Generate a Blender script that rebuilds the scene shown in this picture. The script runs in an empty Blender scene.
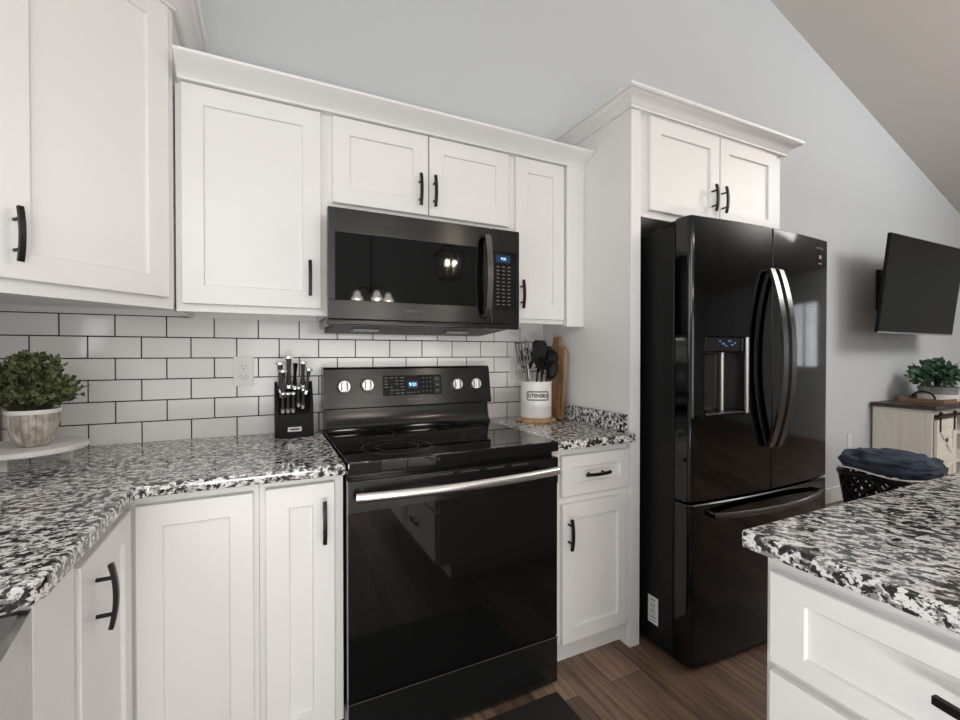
import bpy, bmesh, math, random
from mathutils import Matrix, Vector, noise
S = bpy.context.scene
COL = S.collection
PI = math.pi
R = math.radians

# ---------------------------------------------------------------- camera, world, lights, exposure
cam = bpy.data.cameras.new('camera'); camo = bpy.data.objects.new('camera', cam); COL.objects.link(camo)
S.camera = camo
cam.sensor_width = 36.0; cam.lens = 36.0 * 444.45 / 960.0
cam.shift_y = -1.6 / 960.0
cam.clip_start = 0.02
camo.location = (-0.2495, -2.0428, 1.2285)
camo.rotation_euler = (R(90 - 0.562), 0, R(-25.79))

S.view_settings.view_transform = 'Standard'
S.view_settings.look = 'None'
S.view_settings.gamma = 1.0
S.view_settings.use_curve_mapping = False
S.view_settings.exposure = -0.10

W = bpy.data.worlds.new('daylight'); S.world = W; W.use_nodes = True
W.node_tree.nodes['Background'].inputs[0].default_value = (0.9, 0.95, 1.0, 1)
W.node_tree.nodes['Background'].inputs[1].default_value = 6.0

def area(name, loc, target, sx, sy, power, color=(1, .992, .978)):
    l = bpy.data.lights.new(name, 'AREA'); l.shape = 'RECTANGLE'; l.size = sx; l.size_y = sy
    l.energy = power; l.color = color
    o = bpy.data.objects.new(name, l); COL.objects.link(o); o.location = loc
    o.rotation_euler = (Vector(target) - Vector(loc)).to_track_quat('-Z', 'Y').to_euler()
    return o
area('kitchen_fill_up', (0.9, -3.0, 3.1), (0.9, -3.0, 6), 2.6, 2.6, 34)  # added fill aimed up to bounce off the ceiling; no fixture here
area('rear_wall_fill', (1.0, -4.9, 3.5), (1.0, -7.2, 1.2), 3.4, 1.0, 38)  # added lamp brightening the rear wall so it fills the kitchen
area('camera_fill', (-0.45, -3.05, 1.98), (0.45, 0.0, 0.50), 1.3, 0.8, 10.5, (1, .995, .985))  # added soft fill from behind the camera, no real source
area('camera_fill_low', (-0.42, -3.35, 0.375), (0.8, -0.6, 0.55), 1.2, 0.17, 27, (1, .995, .985))  # added low fill for the base cabinets, stands for no fixture
area('low_rear_fill', (1.2, -6.6, 1.0), (0.8, 0.0, 0.9), 3.4, 1.6, 44, (1, .995, .985))  # added broad frontal fill; the rear wall has no patio door
area('sink_window_daylight', (-1.13, -1.62, 1.62), (1.5, -1.75, 1.35), 1.15, 0.85, 9, (.97, .985, 1))
area('living_fill_up', (4.8, -3.2, 2.5), (4.8, -3.2, 6), 1.8, 1.8, 130)  # added upward fill brightening the living side ceiling and wall
area('living_wall_fill', (4.9, -2.5, 2.9), (4.8, 0, 0.7), 1.6, .8, 28)  # added fill on the living room wall, no lamp hangs there

# ---------------------------------------------------------------- materials
def mat(name, col, rough=.5, metal=0., spec=.5, bump=None, vary=None, coat=0., emit=None, aniso=0., trans=0.):
    m = bpy.data.materials.new(name); m.use_nodes = True
    nt = m.node_tree; b = nt.nodes['Principled BSDF']
    b.inputs['Base Color'].default_value = (*col, 1); b.inputs['Roughness'].default_value = rough
    b.inputs['Metallic'].default_value = metal; b.inputs['Specular IOR Level'].default_value = spec
    b.inputs['Coat Weight'].default_value = coat
    b.inputs['Anisotropic'].default_value = aniso
    b.inputs['Transmission Weight'].default_value = trans
    if aniso:
        cb = nt.nodes.new('ShaderNodeCombineXYZ'); cb.inputs[2].default_value = 1; nt.links.new(cb.outputs[0], b.inputs['Tangent'])
    if emit:
        b.inputs['Emission Color'].default_value = (*emit[0], 1); b.inputs['Emission Strength'].default_value = emit[1]
    if bump or vary:
        tc = nt.nodes.new('ShaderNodeTexCoord'); mp = nt.nodes.new('ShaderNodeMapping')
        nt.links.new(tc.outputs['Object'], mp.inputs[0])
        n = nt.nodes.new('ShaderNodeTexNoise'); nt.links.new(mp.outputs[0], n.inputs['Vector'])
        if vary:
            sc, amt, stretch = vary
            n.inputs['Scale'].default_value = sc; n.inputs['Detail'].default_value = 4
            mp.inputs['Scale'].default_value = stretch
            r = nt.nodes.new('ShaderNodeValToRGB')
            r.color_ramp.elements[0].position = .3; r.color_ramp.elements[1].position = .7
            r.color_ramp.elements[0].color = (*[c * (1 - amt) for c in col], 1)
            r.color_ramp.elements[1].color = (*[min(1, c * (1 + amt)) for c in col], 1)
            nt.links.new(n.outputs['Fac'], r.inputs[0]); nt.links.new(r.outputs[0], b.inputs['Base Color'])
        if bump:
            n2 = nt.nodes.new('ShaderNodeTexNoise'); n2.inputs['Scale'].default_value = bump[0]; n2.inputs['Detail'].default_value = 3
            nt.links.new(mp.outputs[0], n2.inputs['Vector'])
            bp = nt.nodes.new('ShaderNodeBump'); bp.inputs['Strength'].default_value = bump[1]; bp.inputs['Distance'].default_value = .002
            nt.links.new(n2.outputs['Fac'], bp.inputs['Height']); nt.links.new(bp.outputs[0], b.inputs['Normal'])
    return m

def granite_mat(name, angle, ratio):
    m = bpy.data.materials.new(name); m.use_nodes = True; nt = m.node_tree; b = nt.nodes['Principled BSDF']
    L = nt.links.new
    g = nt.nodes.new('ShaderNodeNewGeometry')
    mr = nt.nodes.new('ShaderNodeMapping'); mr.inputs['Rotation'].default_value = (0, 0, R(-angle)); L(g.outputs['Position'], mr.inputs[0])
    mp = nt.nodes.new('ShaderNodeMapping'); mp.inputs['Scale'].default_value = (1/ratio, 1, 1); L(mr.outputs[0], mp.inputs[0])
    w = nt.nodes.new('ShaderNodeTexNoise'); w.inputs['Scale'].default_value = 45; w.inputs['Detail'].default_value = 2
    L(mp.outputs[0], w.inputs['Vector'])
    sub = nt.nodes.new('ShaderNodeVectorMath'); sub.operation = 'SUBTRACT'; sub.inputs[1].default_value = (.5, .5, .5); L(w.outputs['Color'], sub.inputs[0])
    scl = nt.nodes.new('ShaderNodeVectorMath'); scl.operation = 'SCALE'; scl.inputs['Scale'].default_value = .014; L(sub.outputs[0], scl.inputs[0])
    add = nt.nodes.new('ShaderNodeVectorMath'); L(mp.outputs[0], add.inputs[0]); L(scl.outputs[0], add.inputs[1])
    def nz(scale, detail, lo, hi, c0, c1, src=add):
        n = nt.nodes.new('ShaderNodeTexNoise'); n.inputs['Scale'].default_value = scale; n.inputs['Detail'].default_value = detail
        n.inputs['Roughness'].default_value = .6
        L(src.outputs[0], n.inputs['Vector'])
        r = nt.nodes.new('ShaderNodeValToRGB'); e = r.color_ramp.elements
        e[0].position = lo; e[1].position = hi; e[0].color = (c0, c0, c0, 1); e[1].color = (c1, c1, c1, 1)
        L(n.outputs['Fac'], r.inputs[0]); return r
    black = nz(78, 3, .455, .505, 0, 1)          # black mineral clusters
    grey = nz(60, 3, .42, .50, 0, 1)             # smoky grey patches
    fine = nz(210, 2, .36, .42, 0, 1)            # small peppery flecks
    m1 = nt.nodes.new('ShaderNodeMix'); m1.data_type = 'RGBA'
    m1.inputs['A'].default_value = (.27, .26, .255, 1); m1.inputs['B'].default_value = (.79, .78, .765, 1)
    L(grey.outputs[0], m1.inputs['Factor'])
    m2 = nt.nodes.new('ShaderNodeMix'); m2.data_type = 'RGBA'; m2.inputs['A'].default_value = (.022, .021, .021, 1)
    L(black.outputs[0], m2.inputs['Factor']); L(m1.outputs['Result'], m2.inputs['B'])
    m3 = nt.nodes.new('ShaderNodeMix'); m3.data_type = 'RGBA'; m3.inputs['A'].default_value = (.05, .048, .047, 1)
    L(fine.outputs[0], m3.inputs['Factor']); L(m2.outputs['Result'], m3.inputs['B'])
    L(m3.outputs['Result'], b.inputs['Base Color'])
    b.inputs['Roughness'].default_value = .09
    return m

def floor_mat():
    m = bpy.data.materials.new('wood_floor'); m.use_nodes = True; nt = m.node_tree; b = nt.nodes['Principled BSDF']; L = nt.links.new
    g = nt.nodes.new('ShaderNodeNewGeometry')
    mp = nt.nodes.new('ShaderNodeMapping'); mp.inputs['Rotation'].default_value = (0, 0, R(90)); L(g.outputs['Position'], mp.inputs[0])
    br = nt.nodes.new('ShaderNodeTexBrick'); br.offset = .37; br.inputs['Scale'].default_value = 1
    br.inputs['Brick Width'].default_value = 1.22; br.inputs['Row Height'].default_value = .152
    br.inputs['Mortar Size'].default_value = .0012; br.inputs['Mortar Smooth'].default_value = .2; br.inputs['Bias'].default_value = 0
    br.inputs['Color1'].default_value = (.100, .060, .041, 1); br.inputs['Color2'].default_value = (.28, .185, .132, 1)
    br.inputs['Mortar'].default_value = (.012, .008, .006, 1)
    L(mp.outputs[0], br.inputs['Vector'])
    mp2 = nt.nodes.new('ShaderNodeMapping'); mp2.inputs['Scale'].default_value = (38, 2.2, 1); L(g.outputs['Position'], mp2.inputs[0])
    n = nt.nodes.new('ShaderNodeTexNoise'); n.inputs['Scale'].default_value = 1; n.inputs['Detail'].default_value = 6; n.inputs['Roughness'].default_value = .65
    n.inputs['Distortion'].default_value = .6
    L(mp2.outputs[0], n.inputs['Vector'])
    r = nt.nodes.new('ShaderNodeValToRGB'); r.color_ramp.elements[0].position = .3; r.color_ramp.elements[1].position = .72
    r.color_ramp.elements[0].color = (.30, .28, .27, 1); r.color_ramp.elements[1].color = (1.7, 1.7, 1.7, 1)
    L(n.outputs['Fac'], r.inputs[0])
    mx = nt.nodes.new('ShaderNodeMix'); mx.data_type = 'RGBA'; mx.blend_type = 'MULTIPLY'; mx.inputs['Factor'].default_value = 1
    L(br.outputs['Color'], mx.inputs['A']); L(r.outputs[0], mx.inputs['B']); L(mx.outputs['Result'], b.inputs['Base Color'])
    b.inputs['Roughness'].default_value = .42
    bp = nt.nodes.new('ShaderNodeBump'); bp.inputs['Strength'].default_value = .15; bp.inputs['Distance'].default_value = .002
    L(n.outputs['Fac'], bp.inputs['Height']); L(bp.outputs[0], b.inputs['Normal'])
    return m

def wood_mat(name, c0, c1, stretch=(30, 30, 2.5), rough=.5):
    m = bpy.data.materials.new(name); m.use_nodes = True; nt = m.node_tree; b = nt.nodes['Principled BSDF']; L = nt.links.new
    tc = nt.nodes.new('ShaderNodeTexCoord'); mp = nt.nodes.new('ShaderNodeMapping'); mp.inputs['Scale'].default_value = stretch
    L(tc.outputs['Object'], mp.inputs[0])
    n = nt.nodes.new('ShaderNodeTexNoise'); n.inputs['Scale'].default_value = 1; n.inputs['Detail'].default_value = 5; n.inputs['Distortion'].default_value = .8
    L(mp.outputs[0], n.inputs['Vector'])
    r = nt.nodes.new('ShaderNodeValToRGB'); r.color_ramp.elements[0].position = .35; r.color_ramp.elements[1].position = .68
    r.color_ramp.elements[0].color = (*c0, 1); r.color_ramp.elements[1].color = (*c1, 1)
    L(n.outputs['Fac'], r.inputs[0]); L(r.outputs[0], b.inputs['Base Color']); b.inputs['Roughness'].default_value = rough
    return m

M = {}
M['white'] = mat('cabinet_white', (.80, .793, .778), .34, bump=(60, .02))
M['wall'] = mat('wall_blue_grey', (.585, .615, .640), .75, bump=(220, .06))
M['ceil'] = mat('ceiling_taupe', (.60, .565, .53), .85, bump=(90, .25))
M['base'] = mat('baseboard_white', (.74, .735, .72), .45, bump=(60, .02))
M['tile'] = mat('tile_white', (.86, .85, .83), .07, vary=(4, .025, (1, 1, 1)))
M['grout'] = mat('grout_black', (.012, .012, .012), .8, bump=(300, .1))
M['granite'] = granite_mat('granite', 0, 1.25)
M['granite_island'] = granite_mat('granite_island', -52, 1.55)
M['floor'] = floor_mat()
M['bss'] = mat('black_stainless', (.063, .0625, .062), .24, 1., vary=(9, .10, (.5, .5, 26)), aniso=.85)
M['bss_fridge'] = mat('black_stainless_door', (.052, .053, .054), .07, 1., vary=(3, .06, (6, 6, .25)))
M['darksteel'] = mat('dark_steel', (.17, .168, .165), .22, 1., vary=(9, .06, (1, 1, 1)))
M['bglass'] = mat('black_glass', (.004, .004, .004), .035, vary=(4, .1, (1, 1, 1)))
M['mwglass'] = mat('microwave_glass', (.004, .004, .004), .035, spec=.28, vary=(4, .1, (1, 1, 1)))
M['bluedim2'] = mat('lit_icon', (.02, .04, .1), .3, emit=((.25, .42, .9), .35), bump=(10, .01))
M['benamel'] = mat('black_enamel', (.009, .009, .009), .16, vary=(4, .1, (1, 1, 1)))
M['matteblk'] = mat('black_handle', (.006, .006, .006), .38, spec=.3, bump=(200, .05))
M['fridge_side'] = mat('fridge_side_black', (.008, .008, .0085), .4, spec=.22, bump=(400, .15))
M['plastic'] = mat('black_plastic', (.005, .005, .005), .42, spec=.18, bump=(200, .05))
M['chrome'] = mat('chrome', (.80, .80, .79), .28, 1., vary=(6, .04, (1, 1, 1)))
M['grip'] = mat('grip_grey', (.10, .098, .096), .35, .6, vary=(60, .15, (1, 1, 1)))
M['steel'] = mat('brushed_steel', (.50, .49, .48), .3, 1., vary=(6, .08, (40, 1, 40)))
M['whiteplas'] = mat('white_plastic', (.74, .725, .69), .4, bump=(60, .01))
M['dkslot'] = mat('slot_dark', (.03, .028, .026), .6, bump=(60, .01))
M['crock'] = mat('crock_white', (.80, .785, .755), .25, bump=(30, .03))
M['ink'] = mat('black_print', (.015, .015, .015), .5, bump=(60, .01))
M['legend'] = mat('grey_print', (.14, .14, .14), .5, bump=(60, .01))
M['ring'] = mat('burner_print', (.14, .14, .14), .2, bump=(60, .01))
M['blue'] = mat('lit_display_digits', (.2, .5, .9), .4, emit=((.45, .78, 1.0), 2.2), bump=(10, .01))
M['bluedim'] = mat('lit_display_screen', (.006, .012, .03), .1, emit=((.06, .14, .32), .22), bump=(10, .01))
M['acacia'] = wood_mat('acacia_wood', (.15, .08, .038), (.44, .27, .14), (34, 34, 3))
M['lightwood'] = wood_mat('light_wood', (.36, .20, .09), (.58, .37, .19), (14, 40, 14))
M['brownwood'] = wood_mat('brown_wood', (.17, .10, .06), (.30, .19, .12), (4, 30, 30))
M['darktop'] = wood_mat('dark_wood_top', (.022, .015, .012), (.07, .052, .042), (4, 34, 34), .4)
M['cream'] = wood_mat('whitewashed_wood', (.72, .68, .61), (.82, .785, .72), (24, 24, 2), .6)
M['riser'] = mat('riser_white', (.74, .725, .69), .45, vary=(14, .05, (1, 8, 1)))
M['pot'] = wood_mat('washed_clay', (.27, .235, .20), (.62, .58, .53), (40, 40, 26), .75)
M['potrim'] = mat('pot_rim', (.78, .765, .74), .6, bump=(50, .1))
M['leaf'] = mat('leaf_green', (.105, .128, .050), .5, vary=(45, .92, (1, 1, 1)))
M['leaf2'] = mat('leaf_eucalyptus', (.055, .125, .075), .5, vary=(18, .6, (1, 1, 1)))
M['stem'] = mat('stem', (.05, .045, .02), .6, bump=(60, .05))
M['galv'] = mat('galvanised_grey', (.30, .31, .31), .5, .3, vary=(12, .2, (1, 1, 1)))
M['tvscreen'] = mat('tv_screen', (.007, .007, .007), .35, spec=.1, vary=(2, .1, (1, 1, 1)))
M['denim'] = mat('denim', (.026, .038, .062), .85, vary=(14, .7, (1, 1, 1)), bump=(120, .5))
M['hem'] = mat('white_hem', (.72, .71, .69), .8, bump=(60, .05))
M['mat'] = mat('rubber_mat', (.010, .010, .0105), .75, bump=(160, .6))
M['label'] = mat('sticker_white', (.72, .71, .69), .5, bump=(60, .01))
M['bulb'] = mat('lit_bulb', (1, .9, .75), .4, emit=((1, .84, .62), 70), bump=(10, .01))
M['shade'] = mat('lit_glass_shade', (.9, .85, .8), .3, emit=((1, .90, .80), 14), bump=(10, .02))
M['iron'] = mat('black_iron', (.012, .012, .012), .5, .4, bump=(60, .05))
M['blind'] = mat('blind_white', (.8, .8, .78), .6, bump=(60, .02))
M['pane'] = mat('window_pane', (1, 1, 1), .0, trans=1., bump=(1, .001))

# ---------------------------------------------------------------- mesh helpers
WL = {}
class MB:
    def __init__(s, T=None):
        s.bm = bmesh.new(); s.T = T; s.mi = 0
    def add(s, t, T=None):
        T = T or s.T
        if T is not None: t.transform(T)
        for f in t.faces: f.material_index = s.mi
        me = bpy.data.meshes.new('tmp'); t.to_mesh(me); t.free(); s.bm.from_mesh(me); bpy.data.meshes.remove(me)
        return s
    def box(s, x0, x1, y0, y1, z0, z1, bev=0., seg=1, T=None):
        t = bmesh.new()
        bmesh.ops.create_cube(t, size=1, matrix=Matrix.Translation(((x0+x1)/2, (y0+y1)/2, (z0+z1)/2)) @ Matrix.Diagonal((abs(x1-x0), abs(y1-y0), abs(z1-z0), 1)))
        if bev: bmesh.ops.bevel(t, geom=t.edges[:], offset=bev, segments=seg, affect='EDGES', profile=.5)
        return s.add(t, T)
    def prism(s, poly, z0, z1, T=None, bev=0., seg=2):
        t = bmesh.new(); n = len(poly)
        a = [t.verts.new((p[0], p[1], z0)) for p in poly]; b = [t.verts.new((p[0], p[1], z1)) for p in poly]
        t.faces.new(a[::-1]); t.faces.new(b)
        for i in range(n): t.faces.new((a[i], a[(i+1) % n], b[(i+1) % n], b[i]))
        bmesh.ops.recalc_face_normals(t, faces=t.faces[:])
        if bev:
            bmesh.ops.bevel(t, geom=[e for e in t.edges if abs(e.verts[0].co.z - e.verts[1].co.z) < 1e-7], offset=bev, segments=seg, affect='EDGES', profile=.5)
        return s.add(t, T)
    def cyl(s, p0, p1, r0, r1=None, n=24, T=None, bev=0.):
        p0 = Vector(p0); p1 = Vector(p1); r1 = r0 if r1 is None else r1
        d = p1 - p0; t = bmesh.new()
        bmesh.ops.create_cone(t, cap_ends=True, segments=n, radius1=r0, radius2=r1, depth=d.length)
        if bev: bmesh.ops.bevel(t, geom=[e for e in t.edges if abs(e.verts[0].co.z - e.verts[1].co.z) < 1e-7], offset=bev, segments=2, affect='EDGES')
        t.transform(Matrix.Translation((p0+p1)/2) @ d.to_track_quat('Z', 'Y').to_matrix().to_4x4())
        return s.add(t, T)
    def lathe(s, prof, c=(0, 0, 0), n=32, T=None, mod=None):
        t = bmesh.new(); rings = []
        for r, z in prof:
            if r < 1e-6: rings.append([t.verts.new((c[0], c[1], c[2]+z))])
            else:
                ring = []
                for i in range(n):
                    a = 2*PI*i/n; rr = r*(mod(a, z) if mod else 1)
                    ring.append(t.verts.new((c[0]+rr*math.cos(a), c[1]+rr*math.sin(a), c[2]+z)))
                rings.append(ring)
        for A, B in zip(rings, rings[1:]):
            for i in range(n):
                j = (i+1) % n
                if len(A) == 1 and len(B) == 1: continue
                if len(A) == 1: t.faces.new((A[0], B[j], B[i]))
                elif len(B) == 1: t.faces.new((A[i], A[j], B[0]))
                else: t.faces.new((A[i], A[j], B[j], B[i]))
        bmesh.ops.recalc_face_normals(t, faces=t.faces[:])
        return s.add(t, T)
    def tube(s, pts, r, n=8, T=None, sec=None, up=None):
        """sweep a round (or given 2-D) section along points"""
        t = bmesh.new(); P = [Vector(p) for p in pts]; rings = []
        prev = Vector(up) if up else None
        for i, p in enumerate(P):
            d = (P[min(i+1, len(P)-1)] - P[max(i-1, 0)]).normalized()
            if prev is None: prev = Vector((0, 0, 1)) if abs(d.z) < .9 else Vector((1, 0, 0))
            u = (prev - d*prev.dot(d)).normalized(); prev = u; v = d.cross(u)
            rr = r[i] if isinstance(r, (list, tuple)) else r
            if sec: ring = [t.verts.new(p + u*a*rr + v*b*rr) for a, b in sec]
            else: ring = [t.verts.new(p + u*math.cos(2*PI*k/n)*rr + v*math.sin(2*PI*k/n)*rr) for k in range(n)]
            rings.append(ring)
        m = len(rings[0])
        for A, B in zip(rings, rings[1:]):
            for k in range(m): t.faces.new((A[k], A[(k+1) % m], B[(k+1) % m], B[k]))
        t.faces.new(rings[0][::-1]); t.faces.new(rings[-1])
        bmesh.ops.recalc_face_normals(t, faces=t.faces[:])
        return s.add(t, T)
    def shaker(s, T, w, h, t_=.02, fw=.06, rec=.009, fh=None):
        t = bmesh.new(); ch = .0018
        def loop(i, c):
            k = i if fh is None or i < .01 else i - fw + fh
            return [t.verts.new(p) for p in ((i, k, c), (w-i, k, c), (w-i, h-k, c), (i, h-k, c))]
        Ls = [loop(0, 0), loop(0, t_-ch), loop(ch, t_), loop(fw-.001, t_), loop(fw, t_-.001), loop(fw+.0015, t_-rec)]
        t.faces.new(Ls[0][::-1])
        for A, B in zip(Ls, Ls[1:]):
            for i in range(4): t.faces.new((A[i], A[(i+1) % 4], B[(i+1) % 4], B[i]))
        t.faces.new(Ls[-1]); bmesh.ops.recalc_face_normals(t, faces=t.faces[:])
        return s.add(t, T)
    def sweep(s, path, prof, z):
        """moulding: path = [(x,y)], outward is to the right of travel; prof = [(out, up)]"""
        t = bmesh.new(); P = [Vector((p[0], p[1])) for p in path]; rings = []
        nr = []
        for a, b in zip(P, P[1:]):
            d = (b-a).normalized(); nr.append(Vector((d.y, -d.x)))
        for i, p in enumerate(P):
            if i == 0: m = nr[0]
            elif i == len(P)-1: m = nr[-1]
            else:
                m = nr[i-1] + nr[i]; m = m / (m.dot(nr[i]))
            rings.append([t.verts.new((p.x+m.x*o, p.y+m.y*o, z+u)) for o, u in prof])
        k = len(prof)
        for A, B in zip(rings, rings[1:]):
            for i in range(k): t.faces.new((A[i], A[(i+1) % k], B[(i+1) % k], B[i]))
        t.faces.new(rings[0][::-1]); t.faces.new(rings[-1])
        bmesh.ops.recalc_face_normals(t, faces=t.faces[:])
        return s.add(t)
    def text(s, body, size, T, ext=.0006, ax='CENTER', space=1.0, bold=0.):
        c = bpy.data.curves.new('txt', 'FONT'); c.body = body; c.size = size; c.extrude = ext
        c.align_x = ax; c.align_y = 'CENTER'; c.space_character = space; c.offset = bold
        o = bpy.data.objects.new('txt', c); COL.objects.link(o)
        dg = bpy.context.evaluated_depsgraph_get(); me = bpy.data.meshes.new_from_object(o.evaluated_get(dg))
        t = bmesh.new(); t.from_mesh(me); bpy.data.objects.remove(o); bpy.data.curves.remove(c); bpy.data.meshes.remove(me)
        return s.add(t, T)
    def quad(s, pts):
        t = bmesh.new(); t.faces.new([t.verts.new(p) for p in pts]); return s.add(t)
    def build(s, name, m, parent=None, sharp=35, kind=None):
        ms = m if isinstance(m, (list, tuple)) else [m]
        vs = s.bm.verts
        lo = Vector([min(v.co[i] for v in vs) for i in range(3)]); hi = Vector([max(v.co[i] for v in vs) for i in range(3)])
        c = (lo+hi)/2
        for v in vs: v.co -= c
        for f in s.bm.faces: f.smooth = True
        me = bpy.data.meshes.new(name); s.bm.to_mesh(me); s.bm.free()
        for x in ms: me.materials.append(M[x])
        me.set_sharp_from_angle(angle=R(sharp))
        o = bpy.data.objects.new(name, me); COL.objects.link(o)
        WL[o.name] = c
        if parent is not None:
            o.parent = parent; o.location = c - WL[parent.name]
        else: o.location = c
        wn_ = o.modifiers.new('weighted', 'WEIGHTED_NORMAL'); wn_.keep_sharp = True; wn_.weight = 60
        if kind: o['kind'] = kind
        return o

def thing(name, label, cat, loc, group=None):
    o = bpy.data.objects.new(name, None); COL.objects.link(o); o.location = loc; o.empty_display_size = .05
    WL[o.name] = Vector(loc); o['label'] = label; o['category'] = cat
    if group: o['group'] = group
    return o
def tag(o, label, cat, group=None):
    o['label'] = label; o['category'] = cat
    if group: o['group'] = group
    return o
def frame(o, a):
    """local (along, up, out) -> world; a = horizontal direction along the face, out = a x z"""
    a = Vector((a[0], a[1], 0)).normalized(); z = Vector((0, 0, 1)); c = a.cross(z)
    m = Matrix.Identity(4)
    for i in range(3): m[i][0] = a[i]; m[i][1] = z[i]; m[i][2] = c[i]; m[i][3] = o[i]
    return m
FX, FL, FI = (1, 0), (0, 1), (0, -1)       # faces looking at -y, +x, -x

SECT = [(-1, -.62), (1, -.62), (1, .3), (.55, .62), (-.55, .62), (-1, .3)]
def pull(parent, T, ca, cb, length=.128, vertical=True, c0=.02):
    """arched black bar pull on two posts, in the face frame T"""
    mb = MB(T)
    d = Vector((0, 1, 0)) if vertical else Vector((1, 0, 0)); side = Vector((1, 0, 0)) if vertical else Vector((0, 1, 0))
    ctr = Vector((ca, cb, c0))
    arc = lambda t: ctr + d*(t*length/2) + Vector((0, 0, .032 - .0085*t*t))
    mb.tube([arc(-1 + 2*i/14) for i in range(15)], .0056, sec=[(-1, -.75), (1, -.75), (1, .75), (-1, .75)], up=side)
    for t in (-.56, .56):
        p = ctr + d*(t*length/2); q = arc(t)
        mb.tube([p, q], .0042, n=8, up=side)
    return mb.build('handle', 'matteblk', parent)

UPCROWN = [(-.02, 0), (.032, 0), (.034, .006), (.039, .011), (.050, .021), (.068, .031), (.086, .039), (.094, .043), (.103, .049), (.105, .057), (-.02, .057)]
CROWN = [(0, 0), (.010, 0), (.010, .009), (.015, .013), (.018, .020), (.026, .030), (.038, .038), (.048, .042), (.052, .047), (.060, .047), (.066, .052), (.067, .062), (0, .062)]

# ================================================================ SETTING
WX0, WX1, WY1 = -1.16, 7.2, -7.2
def ceil_z(x): return 4.53 - .344*abs(x - 1.1) if x > 1.1 else 4.53 - .344*(1.1 - x)
m = MB(); m.box(WX0-.1, WX1+.1, WY1-.1, .1, -.1, 0); m.build('floor', 'floor', kind='structure')
def gable(y0, y1, name):
    mb = MB(Matrix(((1, 0, 0, 0), (0, 0, 1, 0), (0, 1, 0, 0), (0, 0, 0, 1))))
    poly = [(WX0-.1, 0), (WX1+.1, 0), (WX1+.1, ceil_z(WX1+.1)), (1.1, 4.53), (WX0-.1, ceil_z(WX0-.1))]
    mb.prism(poly, y0, y1); return mb.build(name, 'wall', kind='structure')
gable(0, .1, 'wall_back'); gable(WY1-.1, WY1, 'wall_rear')
m = MB(); m.box(WX0-.1, WX0, WY1, 0, 0, ceil_z(WX0)); m.build('wall_left', 'wall', kind='structure')
WY = (-3.56, -2.50); WZ = (.98, 2.04)
m = MB()
m.box(WX1, WX1+.1, WY1, WY[0], 0, ceil_z(WX1)); m.box(WX1, WX1+.1, WY[1], 0, 0, ceil_z(WX1))
m.box(WX1, WX1+.1, WY[0], WY[1], 0, WZ[0]); m.box(WX1, WX1+.1, WY[0], WY[1], WZ[1], ceil_z(WX1))
m.build('wall_right', 'wall', kind='structure')
mb = MB(Matrix(((1, 0, 0, 0), (0, 0, 1, 0), (0, 1, 0, 0), (0, 0, 0, 1))))
xs = (WX0-.1, 1.1, WX1+.1)
mb.prism([(xs[0], ceil_z(xs[0])), (1.1, 4.53), (xs[2], ceil_z(xs[2])), (xs[2], ceil_z(xs[2])+.1), (1.1, 4.63), (xs[0], ceil_z(xs[0])+.1)], WY1-.1, .1)
mb.build('ceiling', 'ceil', kind='structure')
m = MB(); m.box(2.2, WX1, -.016, 0, 0, .125, .003); m.build('baseboard_back', 'base', kind='structure')

# window with blinds in the far side wall
m = MB()
for y in (WY[0], (WY[0]+WY[1])/2-.03, WY[1]-.06): m.box(WX1-.015, WX1+.08, y, y+.06, WZ[0], WZ[1], .003)
for z in (WZ[0], WZ[1]-.06): m.box(WX1-.015, WX1+.08, WY[0], WY[1], z, z+.06, .003)
win = m.build('window_1', 'base', kind='structure')
m = MB(); m.box(WX1+.05, WX1+.055, WY[0]+.03, WY[1]-.03, WZ[0]+.03, WZ[1]-.03); m.build('pane', 'pane', win)
for k in range(2):
    y0 = WY[0]+.06 + k*.50; m = MB()
    for i in range(20):
        z = WZ[0]+.07 + i*.048
        m.box(WX1+.005, WX1+.035, y0, y0+.44, -.001, .001, T=Matrix.Translation((0, 0, z)) @ Matrix.Translation((WX1+.02, 0, 0)) @ Matrix.Rotation(R(38), 4, 'Y') @ Matrix.Translation((-WX1-.02, 0, 0)))
    m.build('blind', 'blind', win)

m = MB()
for y in (-2.24, -1.64, -1.045): m.box(WX0+.0005, WX0+.022, y, y+.045, 1.15, 2.09, .003)
for z in (1.15, 2.045): m.box(WX0+.0005, WX0+.022, -2.24, -1.0, z, z+.045, .003)
win2 = m.build('window_2', 'base', kind='structure')
m = MB(); m.box(WX0+.0005, WX0+.006, -2.2, -1.04, 1.19, 2.05); m.build('pane', 'whiteplas', win2)

# subway tile backsplash
TX0, PX, PZ, TZ1 = -.9749, .1556, .0790, 1.2921
m = MB(); m.mi = 1; m.box(WX0+.001, 1.1165, -.006, -.0005, .895, 1.384); m.mi = 0
g = .0026/2 + .0006
for r in range(-1, 7):
    zt = TZ1 - PZ*(r-1) - .0; z0, z1 = zt-PZ, zt      # row r=1 is the course just under line z1
    off = 0 if r % 2 == 0 else .5
    # odd rows here carry joints at xt + k*p (second course in the photo)
    off = 0 if r % 2 == 1 else .5
    for k in range(-3, 15):
        x0 = TX0 + PX*(k+off); x1 = x0 + PX
        x0 = max(x0, WX0+.001-g); x1 = min(x1, 1.1165+g)
        if x1-x0 < .02: continue
        zz1 = min(z1-g, 1.3835); zz0 = max(z0+g, .896)
        if zz1-zz0 < .01: continue
        m.box(x0+g, x1-g, -.009, -.001, zz0, zz1, .0016, 2)
m.build('wall_backsplash', ['tile', 'grout'], kind='structure')

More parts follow.
